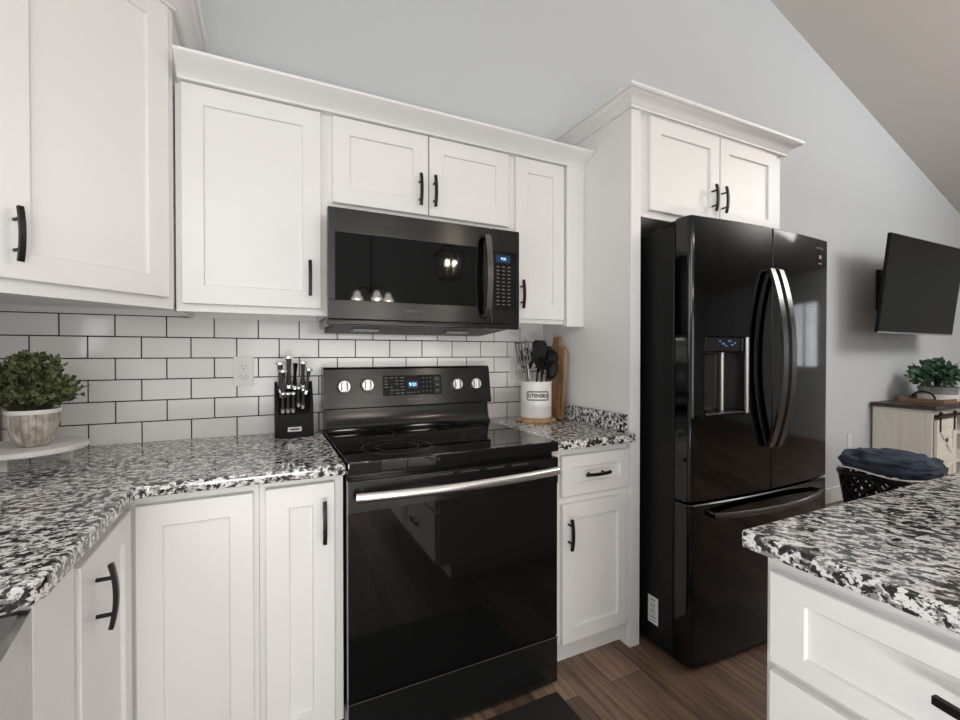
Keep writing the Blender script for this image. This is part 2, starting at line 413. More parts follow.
# ================================================================ CABINETS
YF = -.335          # front of upper face frames
YD = -.33
def upper(name, label, x0, x1, z0, z1, doors, fill=None):
    t = thing(name, label, 'cabinet', ((x0+x1)/2, -.15, z0))
    m = MB()
    m.box(x0, x1, -.30, -.003, z0+.022, z1)                     # carcass
    m.box(x0, x0+.012, -.30, -.003, z0, z0+.022); m.box(x1-.012, x1, -.30, -.003, z0, z0+.022)
    m.box(x0, x1, -.02, -.010, z0, z0+.022)
    m.box(x0, x1, -.318, -.30, z0, z1, .001)                    # face frame
    m.build('body', 'white', t)
    for (a, b, c, d, hx, hz, hv) in doors:
        T = frame((a, -.318, c), FX)
        q = MB().shaker(T, b-a, d-c, .02, .062)
        dr = q.build('door', 'white', t)
        if hx is not None: pull(dr, T, hx-a, hz-c, .125)
    return t
UB, UT = 1.368, 2.106
upper('upper_cabinet', 'white single-door wall cabinet hung above the knife block', -.5085, -.0405, UB, UT, [(-.4905, -.0655, 1.393, 2.103, -.1048, 1.498, 1)])
upper('upper_cabinet', 'white two-door wall cabinet mounted directly over the microwave', -.0405, .733, 1.7475, UT,
      [(-.0245, .343, 1.787, 2.103, .3063, 1.8776, 1), (.3485, .7145, 1.787, 2.103, .3666, 1.8795, 1)])
up3 = upper('upper_cabinet', 'narrow white wall cabinet over the utensil crock beside the microwave', .733, 1.1165, UB, UT, [(.7515, 1.0125, 1.387, 2.103, .7765, 1.4925, 1)])
m = MB(); m.box(1.0195, 1.1165, -.3505, -.3185, 1.357, 2.1055, .001); fil = m.build('filler_strip', 'white', up3)
m = MB(); m.sweep([(-.4985, -.318), (1.1165, -.318)], UPCROWN, 2.1062)
tag(m.build('crown_molding', 'white'), 'white crown molding running along the tops of the wall cabinets above range', 'molding')

# diagonal corner wall cabinet
d = Vector((-1, -1)).normalized(); p0 = Vector((-.5125, -.3345)); p1 = p0 + d*.454
t = thing('corner_wall_cabinet', 'tall white diagonal corner wall cabinet above the potted plant', 'cabinet', (-.84, -.3, 1.372))
nrm = Vector((1, -1)).normalized()
def cpoly(i):          # plan outline, face moved back by i
    a = p0 - nrm*i; b = p1 - nrm*i
    return [(-.5145, -.003), (WX0+.003, -.003), (WX0+.003, b.y), (b.x, b.y), (a.x, a.y), (-.5145, a.y)] if False else [(-.5145, -.003), (WX0+.003, -.003), (WX0+.003, p1.y+i*0), (p1.x-i, p1.y+i*.0), (b.x, b.y), (a.x, a.y), (-.5145, a.y+.0)]
m = MB()
body = [(-.5145, -.003), (WX0+.003, -.003), (WX0+.003, p1.y+.006), (p1.x-.006, p1.y+.006), (p0.x-.0005, p0.y+.0)]
inner = [(-.5145, -.003), (WX0+.003, -.003), (WX0+.003, p1.y+.02), (p1.x-.02, p1.y+.02), (p1.x-.012, p1.y+.012), (p0.x-.004, p0.y+.006)]
m.prism(body, 1.394, 2.318)
m.box(-.5265, -.5145, -.32, -.003, 1.372, 1.394); m.box(WX0+.003, -.5145, -.022, -.011, 1.372, 1.394)
Td = frame((p1.x, p1.y, 1.372), (1, 1))
m.box(0, .454, 0, .946, -.018, .0, T=Td)
m.build('body', 'white', t)
T = frame((*(p0 + d*.428), 1.4055), (1, 1))
dr = MB().shaker(T, .403, .903, .02, .064).build('door', 'white', t)
pull(dr, T, .428-.395, 1.508-1.4055, .128)
m = MB(); CR2 = [(o*1.15, u*1.12) for o, u in CROWN]
m.sweep([(WX0+.004, p1.y), (p1.x, p1.y), (p0.x, p0.y), (p0.x, -.003)], CR2, 2.3185); m.build('crown', 'white', t)

# tall panel beside the fridge, cabinet over the fridge
m = MB(); m.box(1.1175, 1.138, -.635, -.002, .0, 2.2445); m.box(1.1175, 1.171, -.653, -.635, 0, 2.2445, .0012)
tag(m.build('tall_side_panel', 'white'), 'tall white end panel standing between the counter and the black refrigerator', 'panel')
t = thing('fridge_cabinet', 'white two-door cabinet over the refrigerator with crown molding', 'cabinet', (1.66, -.3, 1.81))
m = MB(); m.box(1.172, 2.157, -.620, -.003, 1.815, 2.2445); m.box(1.172, 2.157, -.637, -.620, 1.812, 2.2445, .001); m.build('body', 'white', t)
for a, b, hx in ((1.2205, 1.6605, 1.607), (1.6665, 2.093, 1.676)):
    T = frame((a, -.637, 1.8405), FX)
    dr = MB().shaker(T, b-a, 2.2360-1.8405, .02, .064).build('door', 'white', t); pull(dr, T, hx-a, 1.942-1.8405, .122)
m = MB(); m.sweep([(1.1175, -.003), (1.1175, -.653), (2.157, -.653), (2.157, -.003)], CROWN, 2.2450); m.build('crown', 'white', t)
m = MB(); m.box(2.137, 2.157, -.62, -.002, 0, 1.8145); 
tag(m.build('tall_side_panel', 'white'), 'white end panel on the living room side of the refrigerator', 'panel')

# base cabinets
YB = -.63
t = thing('corner_base_cabinet', 'white corner base cabinet with two doors meeting at a right angle', 'cabinet', (-.85, -.35, 0))
m = MB(); LY = -1.025
m.prism([(-1.156, -.003), (-.2675, -.003), (-.2675, YB), (-.5725, YB), (-.5725, LY), (-1.156, LY)], .10, .866)
m.prism([(-1.156, -.003), (-.2675, -.003), (-.2675, YB+.06), (-.6325, YB+.06), (-.6325, LY), (-1.156, LY)], 0, .10)
m.build('body', 'white', t)
T = frame((-.5495, YB, .105), FX); MB().shaker(T, .268, .7345, .02, .0585).build('door', 'white', t)
T = frame((-.5725, -1.005, .105), FL); dr = MB().shaker(T, .336, .7345, .02, .0585).build('door', 'white', t)
pull(dr, T, -.927+1.005, .745-.105, .130)
t = thing('base_cabinet', 'narrow white single-door base cabinet on the knife block side of the range', 'cabinet', (-.15, -.3, 0))
m = MB(); m.box(-.2665, -.036, YB, -.003, .10, .866); m.box(-.2665, -.036, YB+.06, -.003, 0, .10); m.build('body', 'white', t)
T = frame((-.2510, YB, .105), FX); dr = MB().shaker(T, .1885, .7385, .02, .062).build('door', 'white', t)
pull(dr, T, -.0937+.251, .7325-.105, .126)
t = thing('base_cabinet', 'white base cabinet with one drawer and door between range and refrigerator', 'cabinet', (.92, -.3, 0))
m = MB(); m.box(.7295, 1.1165, YB, -.003, .10, .866); m.box(.7295, 1.1165, -.59, -.003, 0, .10); m.build('body', 'white', t)
T = frame((.7735, YB, .6775), FX); dr = MB().shaker(T, 1.1160-.7735, .157, .02, .048).build('drawer', 'white', t); pull(dr, T, .933-.7735, .7578-.6775, .123, False)
T = frame((.7765, YB, .105), FX); dr = MB().shaker(T, 1.1150-.7765, .541, .02, .059).build('door', 'white', t); pull(dr, T, .803-.7765, .536-.105, .12)
# sink base
t = thing('sink_base_cabinet', 'white base cabinet with plain stile under the stainless apron sink', 'cabinet', (-.87, -1.5, 0))
m = MB(); m.box(-1.156, -.5725, -2.0, -1.027, .10, .60); m.box(-1.156, -.5725, -1.186, -1.027, .60, .866); m.box(-1.156, -.6325, -2.0, -1.027, 0, .10)
m.box(-.5725, -.5535, -1.186, -1.033, .105, .8655, .0015)
m.build('body', 'white', t)
m = MB()
T = frame((-.5725, -1.98, .105), FL); m.shaker(T, .78, .48); m.build('door', 'white', t)

# stainless apron sink
t = thing('apron_sink', 'stainless steel apron sink let into the countertop edge', 'sink', (-.8, -1.6, .61))
m = MB()
y0, y1 = -1.985, -1.190
front = [(-.5535 + .034*(1-((2*i/20)-1)**2), y1+(y0-y1)*i/20) for i in range(21)]
m.prism([(x-.012, y) for x, y in front[::-1]] + front, .605, .862)
m.box(-1.0, -.564, y1-.012, y1, .605, .862); m.box(-1.0, -.564, y0, y0+.012, .605, .862); m.box(-1.02, -1.0, y0, y1, .605, .862)
m.box(-1.0, -.565, y0+.02, y1-.02, .605, .625)
m.build('basin', 'steel', t)
m = MB(); m.lathe([(0, .0), (.035, 0), (.042, .004), (.03, .003), (0, .002)], (-.8, -1.6, .6255), 24); m.build('drain', 'chrome', t)

# countertops
def arc(cx, cy, r, a0, a1, n=6): return [(cx+r*math.cos(R(a0+(a1-a0)*i/n)), cy+r*math.sin(R(a0+(a1-a0)*i/n))) for i in range(n+1)]
CX, CY = -.541, -.679
poly = [(-1.157, -.0105), (-.0365, -.0105), (-.0365, CY)] + arc(CX+.03, CY-.03, .03, 90, 180) + arc(CX-.05, -1.163, .05, 0, -90) + [(-1.03, -1.213), (-1.03, -2.0), (-1.157, -2.0)]
m = MB(); m.prism(poly, .8675, .9014, bev=.006)
tag(m.build('countertop', 'granite'), 'black and white granite countertop wrapping the corner under the knife block', 'countertop')
t = thing('countertop', 'short granite countertop with side splash between range and refrigerator panel', 'countertop', (.92, -.35, .8675))
m = MB(); m.box(.7295, 1.1150, -.687, -.0105, .8675, .9014, .006, 2); m.build('slab', 'granite', t)
m = MB(); m.box(1.0955, 1.1155, -.640, -.012, .9016, .9775, .003, 2); m.build('side_splash', 'granite', t)

# island
t = thing('island_cabinet', 'white island cabinet with shaker drawers under speckled granite', 'cabinet', (1.0, -2.4, 0))
m = MB(); m.box(.579, 1.5, -2.83, -1.542, .10, .866); m.box(.66, 1.45, -2.78, -1.58, 0, .10); m.build('body', 'white', t)
for yy in (-1.5565, -2.168):
    for z0, z1 in ((.681, .8415), (.395, .6625), (.112, .377)):
        T = frame((.579, yy, z0), FI); w = .600
        dr = MB().shaker(T, w, z1-z0, .02, .058, .007, .036 if z1 > .8 else .05).build('drawer', 'white', t)
        pull(dr, T, w/2, (z1-z0)/2 + (.016 if z1 > .8 else 0), .15, False)
m = MB(); m.box(.549, 1.85, -2.90, -1.510, .8675, .9014, .006, 2)
tag(m.build('island_countertop', 'granite_island'), 'large granite slab on the island in front of the refrigerator', 'countertop')

# ================================================================ RANGE
X0, X1 = -.0316, .7254
t = thing('range', 'black electric range with glass cooktop and rear control panel', 'range', (.347, -.35, 0))
m = MB(); m.box(X0+.002, X1-.002, -.652, -.03, .03, .868); 
for x in (X0+.04, X1-.04):
    for y in (-.6, -.08): m.cyl((x, y, 0), (x, y, .03), .015, n=12)
m.build('body', 'benamel', t)
m = MB(); m.box(X0, X1, -.694, -.06, .8685, .9060, .005, 2); ct = m.build('cooktop', 'bglass', t)
def annulus(mb, cx, cy, r, w, z, n=64):
    tt = bmesh.new(); A = []; B = []
    for i in range(n):
        a = 2*PI*i/n; A.append(tt.verts.new((cx+r*math.cos(a), cy+r*math.sin(a), z))); B.append(tt.verts.new((cx+(r-w)*math.cos(a), cy+(r-w)*math.sin(a), z)))
    for i in range(n): tt.faces.new((A[i], A[(i+1) % n], B[(i+1) % n], B[i]))
    bmesh.ops.recalc_face_normals(tt, faces=tt.faces[:]); mb.add(tt)
for cx, cy, rr in ((.165, -.52, (.122, .075)), (.545, -.50, (.12, .07)), (.15, -.235, (.078,)), (.545, -.235, (.085,)), (.348, -.235, (.06,))):
    m = MB()
    for r_ in rr: annulus(m, cx, cy, r_, .0028, .90615)
    m.build('burner_ring', 'ring', ct)
YZ = Matrix(((0, 0, 1, 0), (1, 0, 0, 0), (0, 1, 0, 0), (0, 0, 0, 1)))   # prism outline (y,z), extruded along x
m = MB(YZ)
pr = [(-.03, .9065), (-.165, .9065)] + [(-.165+.035*math.sin(R(a)), .9065+.092*(1-math.cos(R(a)))*1.0) for a in (25, 45, 65, 80)] + [(-.128, .9995), (-.03, .9995)]
m.prism(pr, X0+.004, X1-.010); m.build('backguard', 'benamel', t)
ang = math.atan2(.028, .168)
m = MB(YZ)
m.prism([(-.03, .998), (-.133, .998), (-.137, 1.003), (-.1105, 1.163), (-.104, 1.168), (-.03, 1.168)], X0-.003, X1+.006); 
pan = m.build('control_panel', 'bss', t)
m = MB(YZ); m.prism([(-.03, 1.1682), (-.104, 1.1682), (-.101, 1.172), (-.03, 1.172)], X0-.003, X1+.006); m.build('top_edge', 'benamel', pan)
def onpanel(x, z):      # frame on the tilted control face
    f = (z-1.003)/.16; y = -.137 + .0265*f
    u = Vector((0, .0265, .16)).normalized(); a = Vector((1, 0, 0)); c = a.cross(u)
    T = Matrix.Identity(4)
    for i in range(3): T[i][0] = a[i]; T[i][1] = u[i]; T[i][2] = c[i]; T[i][3] = (x, y, z)[i]
    return T
for x, z in ((.046, 1.0905), (.143, 1.094), (.556, 1.0865), (.652, 1.0865)):
    T = onpanel(x, z); m = MB(T)
    m.mi = 1; m.cyl((0, 0, -.001), (0, 0, .004), .031, n=32, bev=.001); m.mi = 0
    m.cyl((0, 0, .004), (0, 0, .020), .0265, .0235, n=32, bev=.0015)
    m.box(-.0062, .0062, -.023, .023, .019, .034, .003, 2); m.mi = 1; m.box(-.0135, -.0095, -.017, .017, .0195, .0208); m.box(.0095, .0135, -.017, .017, .0195, .0208)
    m.build('knob', ['chrome', 'benamel'], t)
T = onpanel(.347, 1.090)
m = MB(T); m.box(-.137, .134, -.044, .044, -.002, .0018, .0008); dp = m.build('display_panel', 'bglass', pan)
m = MB(T); m.box(-.026, .022, -.014, .018, .0019, .0022); m.build('screen', 'bluedim', dp)
m = MB(T); m.text('9:21', .021, T @ Matrix.Translation((-.002, .002, .0026)), .0003); m.build('clock_digits', 'blue', dp)
m = MB(T); random.seed(3)
for j in range(6):
    for i in range(4):
        if random.random() < .85: m.box(-.13+i*.024, -.13+i*.024+random.uniform(.010, .018), .032-j*.0135, .0352-j*.0135, .0019, .0022)
for j in range(4):
    for i in range(3): m.box(.043+i*.018, .048+i*.018, .030-j*.02, .0335-j*.02, .0019, .0022)
for j in range(3): 
    z = .026-j*.027
    for q in ((.100, .124, z-.009, z-.0078), (.100, .124, z+.0078, z+.009), (.100, .1012, z-.009, z+.009), (.1228, .124, z-.009, z+.009), (.107, .117, z-.003, z+.003)): m.box(q[0], q[1], q[2], q[3], .0019, .0022)
for i in range(4): m.box(-.03+i*.016, -.022+i*.016, -.034, -.031, .0019, .0022)
m.build('keypad_legend', 'legend', dp)
m = MB(); m.text('SAMSUNG', .014, onpanel(.352, 1.027) @ Matrix.Translation((0, 0, .0008)), .0003, space=1.15); m.build('brand_lettering', 'darksteel', pan)
# oven door
m = MB(); m.box(X0+.001, X1-.001, -.688, -.654, .1835, .8475, .003, 2); door = m.build('oven_door', 'bglass', t)
m = MB(); m.box(X0+.001, X1-.001, -.6925, -.680, .752, .8475, .002, 2); m.build('steel_band', 'bss', door)
m = MB()
for i in range(5): m.box(.135+i*.098, .135+i*.098+.07, -.6930, -.690, .835, .8405)
m.build('vent_slots', 'dkslot', door)
m = MB(); m.box(X0+.062, X1-.062, -.6886, -.6865, .262, .735, .0004); m.build('oven_window', 'bglass', door)
m = MB(); pts = []
for i in range(25):
    s_ = -1+2*i/24; pts.append((.343+s_*.356, -.728-.030*(1-s_*s_), .8085))
m.tube(pts, .0145, n=14, up=(0, 0, 1), sec=[(math.cos(2*PI*k/14)*1.0, math.sin(2*PI*k/14)*.72) for k in range(14)]); h = m.build('handle', 'chrome', door)
for x in (.012, .674):
    m = MB(); m.box(x-.010, x+.010, -.733, -.692, .799, .818, .003); m.build('bracket', 'darksteel', h)
m = MB(); m.box(X0+.001, X1-.001, -.690, -.654, .012, .1795, .003, 2); dw = m.build('storage_drawer', 'benamel', t)
m = MB(); m.box(X0+.001, X1-.001, -.6915, -.686, .1755, .1800, .0008); m.build('drawer_trim', 'darksteel', dw)

# ================================================================ MICROWAVE
t = thing('microwave', 'black stainless over-the-range microwave mounted under the two-door cabinet', 'microwave', (.334, -.2, 1.31))
A0, A1 = -.0535, .7165; Z0, Z1 = 1.331, 1.7425; yf = -.425
m = MB(); m.box(A0+.0155, A1-.003, -.398, -.010, Z0+.004, Z1-.002, .003); m.build('case', 'benamel', t)
m = MB(YZ); m.prism([(-.390, 1.334), (-.13, 1.316), (-.06, 1.316), (-.06, 1.334)], A0+.03, A1-.03); vb = m.build('vent_base', 'plastic', t)
for x in (.11, .50):
    m = MB(); m.box(x-.05, x+.05, -.27, -.19, 1.318, 1.327); ll = m.build('light_lens', 'galv', vb)
    la = bpy.data.lights.new('cooktop_lamp', 'AREA'); la.shape = 'RECTANGLE'; la.size = .09; la.size_y = .06; la.energy = .3; la.color = (1, .95, .88)
    lo = bpy.data.objects.new('cooktop_lamp', la); COL.objects.link(lo); lo.location = (x, -.23, 1.315)
m = MB(); m.box(A0-.002, A1, -.424, -.399, Z0, 1.352, .004, 2); m.build('bottom_lip', 'benamel', t)
DX = .5795
m = MB()
m.box(A0, DX, yf, -.399, 1.656, Z1, .004, 2); m.box(A0, DX, yf, -.399, 1.3525, 1.421, .003, 2)
m.box(A0, A0+.028, yf, -.399, 1.4205, 1.6565); m.box(.541, DX, yf, -.399, 1.4205, 1.6565)
door = m.build('door', 'bss', t)
m = MB(); m.box(A0+.024, .5520, yf-.0012, -.405, 1.4195, 1.6575, .0008); wn = m.build('window', 'mwglass', door)
pts = [(.5515, yf-.030-.020*(1-s_*s_), 1.541+.158*s_) for s_ in [-1+2*i/20 for i in range(21)]]
m = MB(); m.tube([(.5515, yf-.004, 1.541-.158)]+pts+[(.5515, yf-.004, 1.541+.158)], .0125, sec=[(-1, -.55), (1, -.55), (1, .35), (.6, .6), (-.6, .6), (-1, .35)], up=(1, 0, 0)); m.build('handle', 'darksteel', door)
m = MB(); m.text('SAMSUNG', .016, frame((.262, yf-.0012, 1.389), FX), .0003, space=1.15); m.build('brand_lettering', 'legend', door)
m = MB(); m.box(.5825, A1, yf, -.399, 1.3525, Z1, .003, 2); cp = m.build('control_panel', 'bss', t)
m = MB(); m.box(.5900, .7000, yf-.0012, yf+.002, 1.409, 1.652, .0006); kp = m.build('keypad', 'bglass', cp)
m = MB(); m.box(.604, .672, yf-.0016, yf-.001, 1.606, 1.637); m.build('screen', 'bluedim', kp)
m = MB(); m.text('9:21', .015, frame((.640, yf-.0019, 1.621), FX), .0002); m.build('clock_digits', 'blue', kp)
m = MB()
for j in range(11):
    for i in range(3): m.box(.607+i*.026, .620+i*.026, yf-.0016, yf-.001, 1.586-j*.0155, 1.590-j*.0155)
m.build('button_legend', 'legend', kp)

# ================================================================ REFRIGERATOR
t = thing('refrigerator', 'black stainless french door refrigerator with water dispenser and bottom freezer', 'refrigerator', (1.658, -.45, 0))
FX0, FX1 = 1.204, 2.130
m = MB(); m.box(FX0+.006, FX1-.006, -.789, -.06, .018, 1.738, .004); m.box(FX0+.03, FX1-.03, -.76, -.1, .008, .018); m.build('case', 'fridge_side', t)
m = MB(); m.box(FX0+.02, FX1-.02, -.80, -.77, .006, .023, .003); m.build('base_grille', 'plastic', t)
for x in (FX0+.06, FX1-.06):
    m = MB(); m.cyl((x, -.74, 0), (x, -.74, .02), .022, n=16); m.build('foot', 'plastic', t)
for x in (FX0+.035, FX1-.035):
    m = MB(); m.box(x-.025, x+.025, -.845, -.72, 1.739, 1.757, .004, 2); m.cyl((x, -.84, 1.735), (x, -.84, 1.765), .012, n=16); m.build('hinge_cover', 'plastic', t)
def fy(x): return -.873 - .024*(1-((x-1.667)/.463)**2)
def fridge_front(x0, x1, z0, z1, outer_l, outer_r, hole=None):
    """slab with a gently bowed front and rounded outer edges; hole = (xa, xb, za, zb)"""
    mb = MB(); t_ = bmesh.new()
    rl = .018 if outer_l else .004; rr = .018 if outer_r else .004
    xsv = []
    for i in range(6): a = i/5*PI/2; xsv.append((x0+rl*(1-math.cos(a)), rl*(1-math.sin(a))))
    n = 14; mids = [x0+rl+(x1-rr-x0-rl)*i/n for i in range(1, n)]
    if hole: mids = [x for x in mids if min(abs(x-hole[0]), abs(x-hole[1])) > .006] + [hole[0], hole[1]]
    xsv += [(x, 0) for x in sorted(mids)]
    for i in range(6): a = (5-i)/5*PI/2; xsv.append((x1-rr*(1-math.cos(a)), rr*(1-math.sin(a))))
    zs = [z0, z0+.004, z1-.004, z1]
    if hole: zs = [z0, z0+.004, hole[2], hole[3], z1-.004, z1]
    off = lambda z: .004 if z in (z0, z1) else 0
    g_ = [[t_.verts.new((x, fy(x)+dy+off(z), z)) for x, dy in xsv] for z in zs]
    bl = [t_.verts.new((x0, -.802, z)) for z in zs]; brr = [t_.verts.new((x1, -.802, z)) for z in zs]
    for j in range(len(zs)-1):
        for i in range(len(xsv)-1):
            if hole and abs(zs[j]-hole[2]) < 1e-9 and xsv[i][0] >= hole[0]-1e-6 and xsv[i+1][0] <= hole[1]+1e-6: continue
            t_.faces.new((g_[j][i], g_[j][i+1], g_[j+1][i+1], g_[j+1][i]))
        t_.faces.new((bl[j], g_[j][0], g_[j+1][0], bl[j+1])); t_.faces.new((g_[j][-1], brr[j], brr[j+1], g_[j+1][-1]))
    t_.faces.new([bl[0], brr[0]] + [v for v in g_[0][::-1]]); t_.faces.new([bl[-1]] + g_[-1] + [brr[-1]])
    t_.faces.new(bl + brr[::-1])
    bmesh.ops.recalc_face_normals(t_, faces=t_.faces[:])
    return mb.add(t_)
H = (1.272, 1.522, .988, 1.298)
dl = fridge_front(FX0, 1.6620, .659, 1.757, True, False, H).build('door', 'bss_fridge', t, sharp=40)
drr = fridge_front(1.6675, FX1, .659, 1.757, False, True).build('door', 'bss_fridge', t, sharp=40)
fz = fridge_front(FX0, FX1, .024, .649, True, True).build('freezer_drawer', 'bss_fridge', t, sharp=40)
# dispenser
m = MB(); hx0, hx1, hz0, hz1 = H; yb = -.812
def qd(*p): m.quad(p)
yl, yr = fy(hx0), fy(hx1)
qd((hx0, yb, hz0), (hx1, yb, hz0), (hx1, yb, hz1), (hx0, yb, hz1))
qd((hx0, yl, hz0), (hx0, yb, hz0), (hx0, yb, hz1), (hx0, yl, hz1)); qd((hx1, yb, hz0), (hx1, yr, hz0), (hx1, yr, hz1), (hx1, yb, hz1))
qd((hx0, yl, hz0), (hx1, yr, hz0), (hx1, yb, hz0), (hx0, yb, hz0)); qd((hx0, yb, hz1), (hx1, yb, hz1), (hx1, yr, hz1), (hx0, yl, hz1))
disp = m.build('dispenser_recess', 'darksteel', dl)
m = MB(); m.box(hx0+.001, hx1-.018, -.882, -.815, 1.236, 1.297, .004); m.build('dispenser_control', 'bglass', disp)
m = MB(); 
for i, (w_, z_) in enumerate(((.010, 1.276), (.014, 1.266), (.010, 1.258), (.016, 1.277), (.012, 1.262), (.010, 1.270))): m.box(1.352+i*.018, 1.352+i*.018+w_, -.8835, -.8815, z_, z_+.006)
m.build('icons', 'bluedim2', disp)
m = MB(); m.box(1.300, 1.400, -.842, -.814, 1.01, 1.230, .006, 2); m.build('paddle', 'benamel', disp)
m = MB(); m.cyl((1.412, -.85, 1.0), (1.412, -.85, 1.235), .009, n=16); m.cyl((hx1-.009, -.888, hz0+.002), (hx1-.009, -.888, hz1-.002), .0085, n=16); m.build('chrome_trim', 'steel', disp)
m = MB(); m.box(hx0+.004, hx1-.02, -.884, -.816, hz0+.001, hz0+.010, .002); m.build('drip_tray', 'darksteel', disp)
# handles
FS = [(-1, -.55), (1, -.55), (1, .2), (.5, .55), (-.5, .55), (-1, .2)]
for par, x in ((dl, 1.6285), (drr, 1.6865)):
    pts = [(x, -.914-.052*(1-abs(s_)**2.2), 1.212+.362*s_) for s_ in [-1+2*i/28 for i in range(29)]]
    m = MB(); m.tube([(x, -.894, 1.212-.362)]+pts+[(x, -.894, 1.212+.362)], .0155, sec=FS, up=(1, 0, 0)); m.build('handle', 'darksteel', par)
pts = [(1.667+.362*s_, fy(1.667+.362*s_)-.022-.036*(1-abs(s_)**2.4), .606) for s_ in [-1+2*i/28 for i in range(29)]]
m = MB(); m.tube([(1.305, fy(1.305)+.003, .606)]+pts+[(2.029, fy(2.029)+.003, .606)], .0115, sec=FS, up=(0, 0, 1)); m.build('handle', 'darksteel', fz)
m = MB(); m.box(1.2085, 1.2099, -.717, -.664, .100, .213, .0003); lb = m.build('energy_label', 'label', t)
m = MB()
for i in range(8): m.box(1.2078, 1.2086, -.705+.002*(i % 3), -.676, .112+i*.012, .112+i*.012+(.0045 if i % 2 else .002))
m.build('label_print', 'legend', lb)
def ffront(x, z):
    s_ = (fy(x+.01)-fy(x-.01))/.02
    return frame((x, fy(x)-.0006, z), (1, s_))
m = MB(); m.text('SAMSUNG', .0155, ffront(2.040, 1.712), .0004, space=1.15); m.build('brand_lettering', 'legend', drr)
m = MB(); T = ffront(2.045, 1.672); m.box(-.019, .019, -.019, .019, -.001, .0006, T=T); m.build('badge', 'bglass', drr)
m = MB(); 
for q in ((-.010, -.004, -.009, .009), (.004, .010, -.009, .009), (-.004, .004, -.002, .003)): m.box(*q, .0006, .0010, T=T)
m.build('badge_print', 'steel', drr)
m = MB(); m.box(-.014, .014, -.0025, .0025, .0, .0007, T=ffront(2.045, 1.643)); m.build('badge_caption', 'steel', drr)

# ================================================================ SMALL THINGS ON THE COUNTER
# outlets
def outlet(x, z, label):
    t = thing('wall_outlet', label, 'outlet', (x, -.009, z-.06), 'wall outlets')
    T = frame((x, -.0092, z), FX)
    m = MB(T); m.box(-.0365, .0365, -.0595, .0595, 0, .005, .002, 2); m.build('plate', 'whiteplas', t)
    for s_ in (-1, 1):
        m = MB(T); m.lathe([(0, .0075), (.015, .0075), (.017, .006), (.017, .004)], (0, s_*.0205, 0), 24); f_ = m.build('socket', 'whiteplas', t)
        m = MB(T); c_ = s_*.0205
        m.box(-.0075, -.0055, c_-.003, c_+.006, .0074, .0078); m.box(.0055, .0075, c_-.002, c_+.006, .0074, .0078); m.cyl((0, c_-.008, .0074), (0, c_-.008, .0078), .0026, n=10); m.build('slots', 'dkslot', f_)
    m = MB(T); m.cyl((0, 0, .005), (0, 0, .006), .003, n=10); m.build('screw', 'steel', t)
outlet(-.328, 1.159, 'white outlet on the tiled wall beside the knife block')
outlet(.944, 1.157, 'white outlet on the tiled wall partly hidden behind the utensil crock')
m = MB(frame((4.243, -.0005, .489), FX)); m.box(-.036, .036, -.060, .060, 0, .005, .002, 2)
o = m.build('wall_outlet', 'whiteplas'); tag(o, 'white outlet plate low on the grey wall between refrigerator and sideboard', 'outlet', 'wall outlets')

# knife block
bx0, bx1 = -.217, -.077
t = thing('knife_block', 'black slanted knife block on the granite beside the range', 'knife block', (-.147, -.1, .9016))
slant = [(-.045, .9016), (-.168, .9016), (-.168, .985), (-.158, 1.000), (-.082, 1.098), (-.045, 1.098)]
m = MB(YZ); m.prism(slant, bx0+.012, bx1-.012); m.build('block', 'plastic', t)
for a, b in ((bx0, bx0+.0115), (bx1-.0115, bx1)):
    m = MB(YZ); m.prism([(-.040, .9016), (-.160, .9016), (-.166, .935), (-.152, 1.035), (-.098, 1.118), (-.045, 1.112)], a, b); m.build('side_panel', 'plastic', t)
m = MB(); m.box(-.172, -.122, -.1698, -.1675, .926, .944, .0006); bd = m.build('badge', 'steel', t)
m = MB(); m.box(-.164, -.130, -.1704, -.1696, .932, .938); m.build('badge_print', 'ink', bd)
m = MB(YZ); m.prism([(-.045, .9016), (-.165, .9016), (-.165, .910), (-.045, .910)], bx0+.001, bx1-.001); 
m.bm.free()
def knife(x, y, z, ln, r, lean, name, label, tilt=0., steelcap=True):
    t = thing(name, label, 'knife', (x, y, z), 'knives in the knife block')
    dirn = Vector((tilt, lean[0], lean[1])).normalized(); p = Vector((x, y, z))
    m = MB(); m.tube([p - dirn*.012, p + dirn*.004], r*1.0, n=10); m.build('bolster', 'chrome', t)
    k = 9; m = MB()
    m.tube([p + dirn*ln*i/k for i in range(k+1)], [r*(.85+.18*math.cos(3.0*i/k*2)) for i in range(k+1)], sec=[(math.cos(2*PI*j/12)*1.0, math.sin(2*PI*j/12)*.72) for j in range(12)], up=(0, 1, 0)); m.build('grip', 'grip' if steelcap else 'plastic', t)
    if steelcap:
        m = MB(); m.tube([p + dirn*ln*.95, p + dirn*(ln+.004)], [r*1.15, r*1.0], n=12); m.build('end_cap', 'chrome', t)
sl = Vector((.55, -.83)); L_ = (-.30, .95)
place = ['first from the outlet side', 'second from the outlet side', 'in the middle of five', 'fourth from the outlet side', 'nearest the range']
for i, (dx, z) in enumerate(((-.0420, .997), (-.0235, .997), (-.0050, .997), (.0140, 1.017), (.0310, 1.010))):
    yy = -.158 + (z-1.000)/.098*.076 - .004
    knife(-.147+dx, yy-.004, z+.016, .066, .0080, (-.22, .975), 'steak_knife', 'steak knife in the lower row of the knife block, '+place[i])
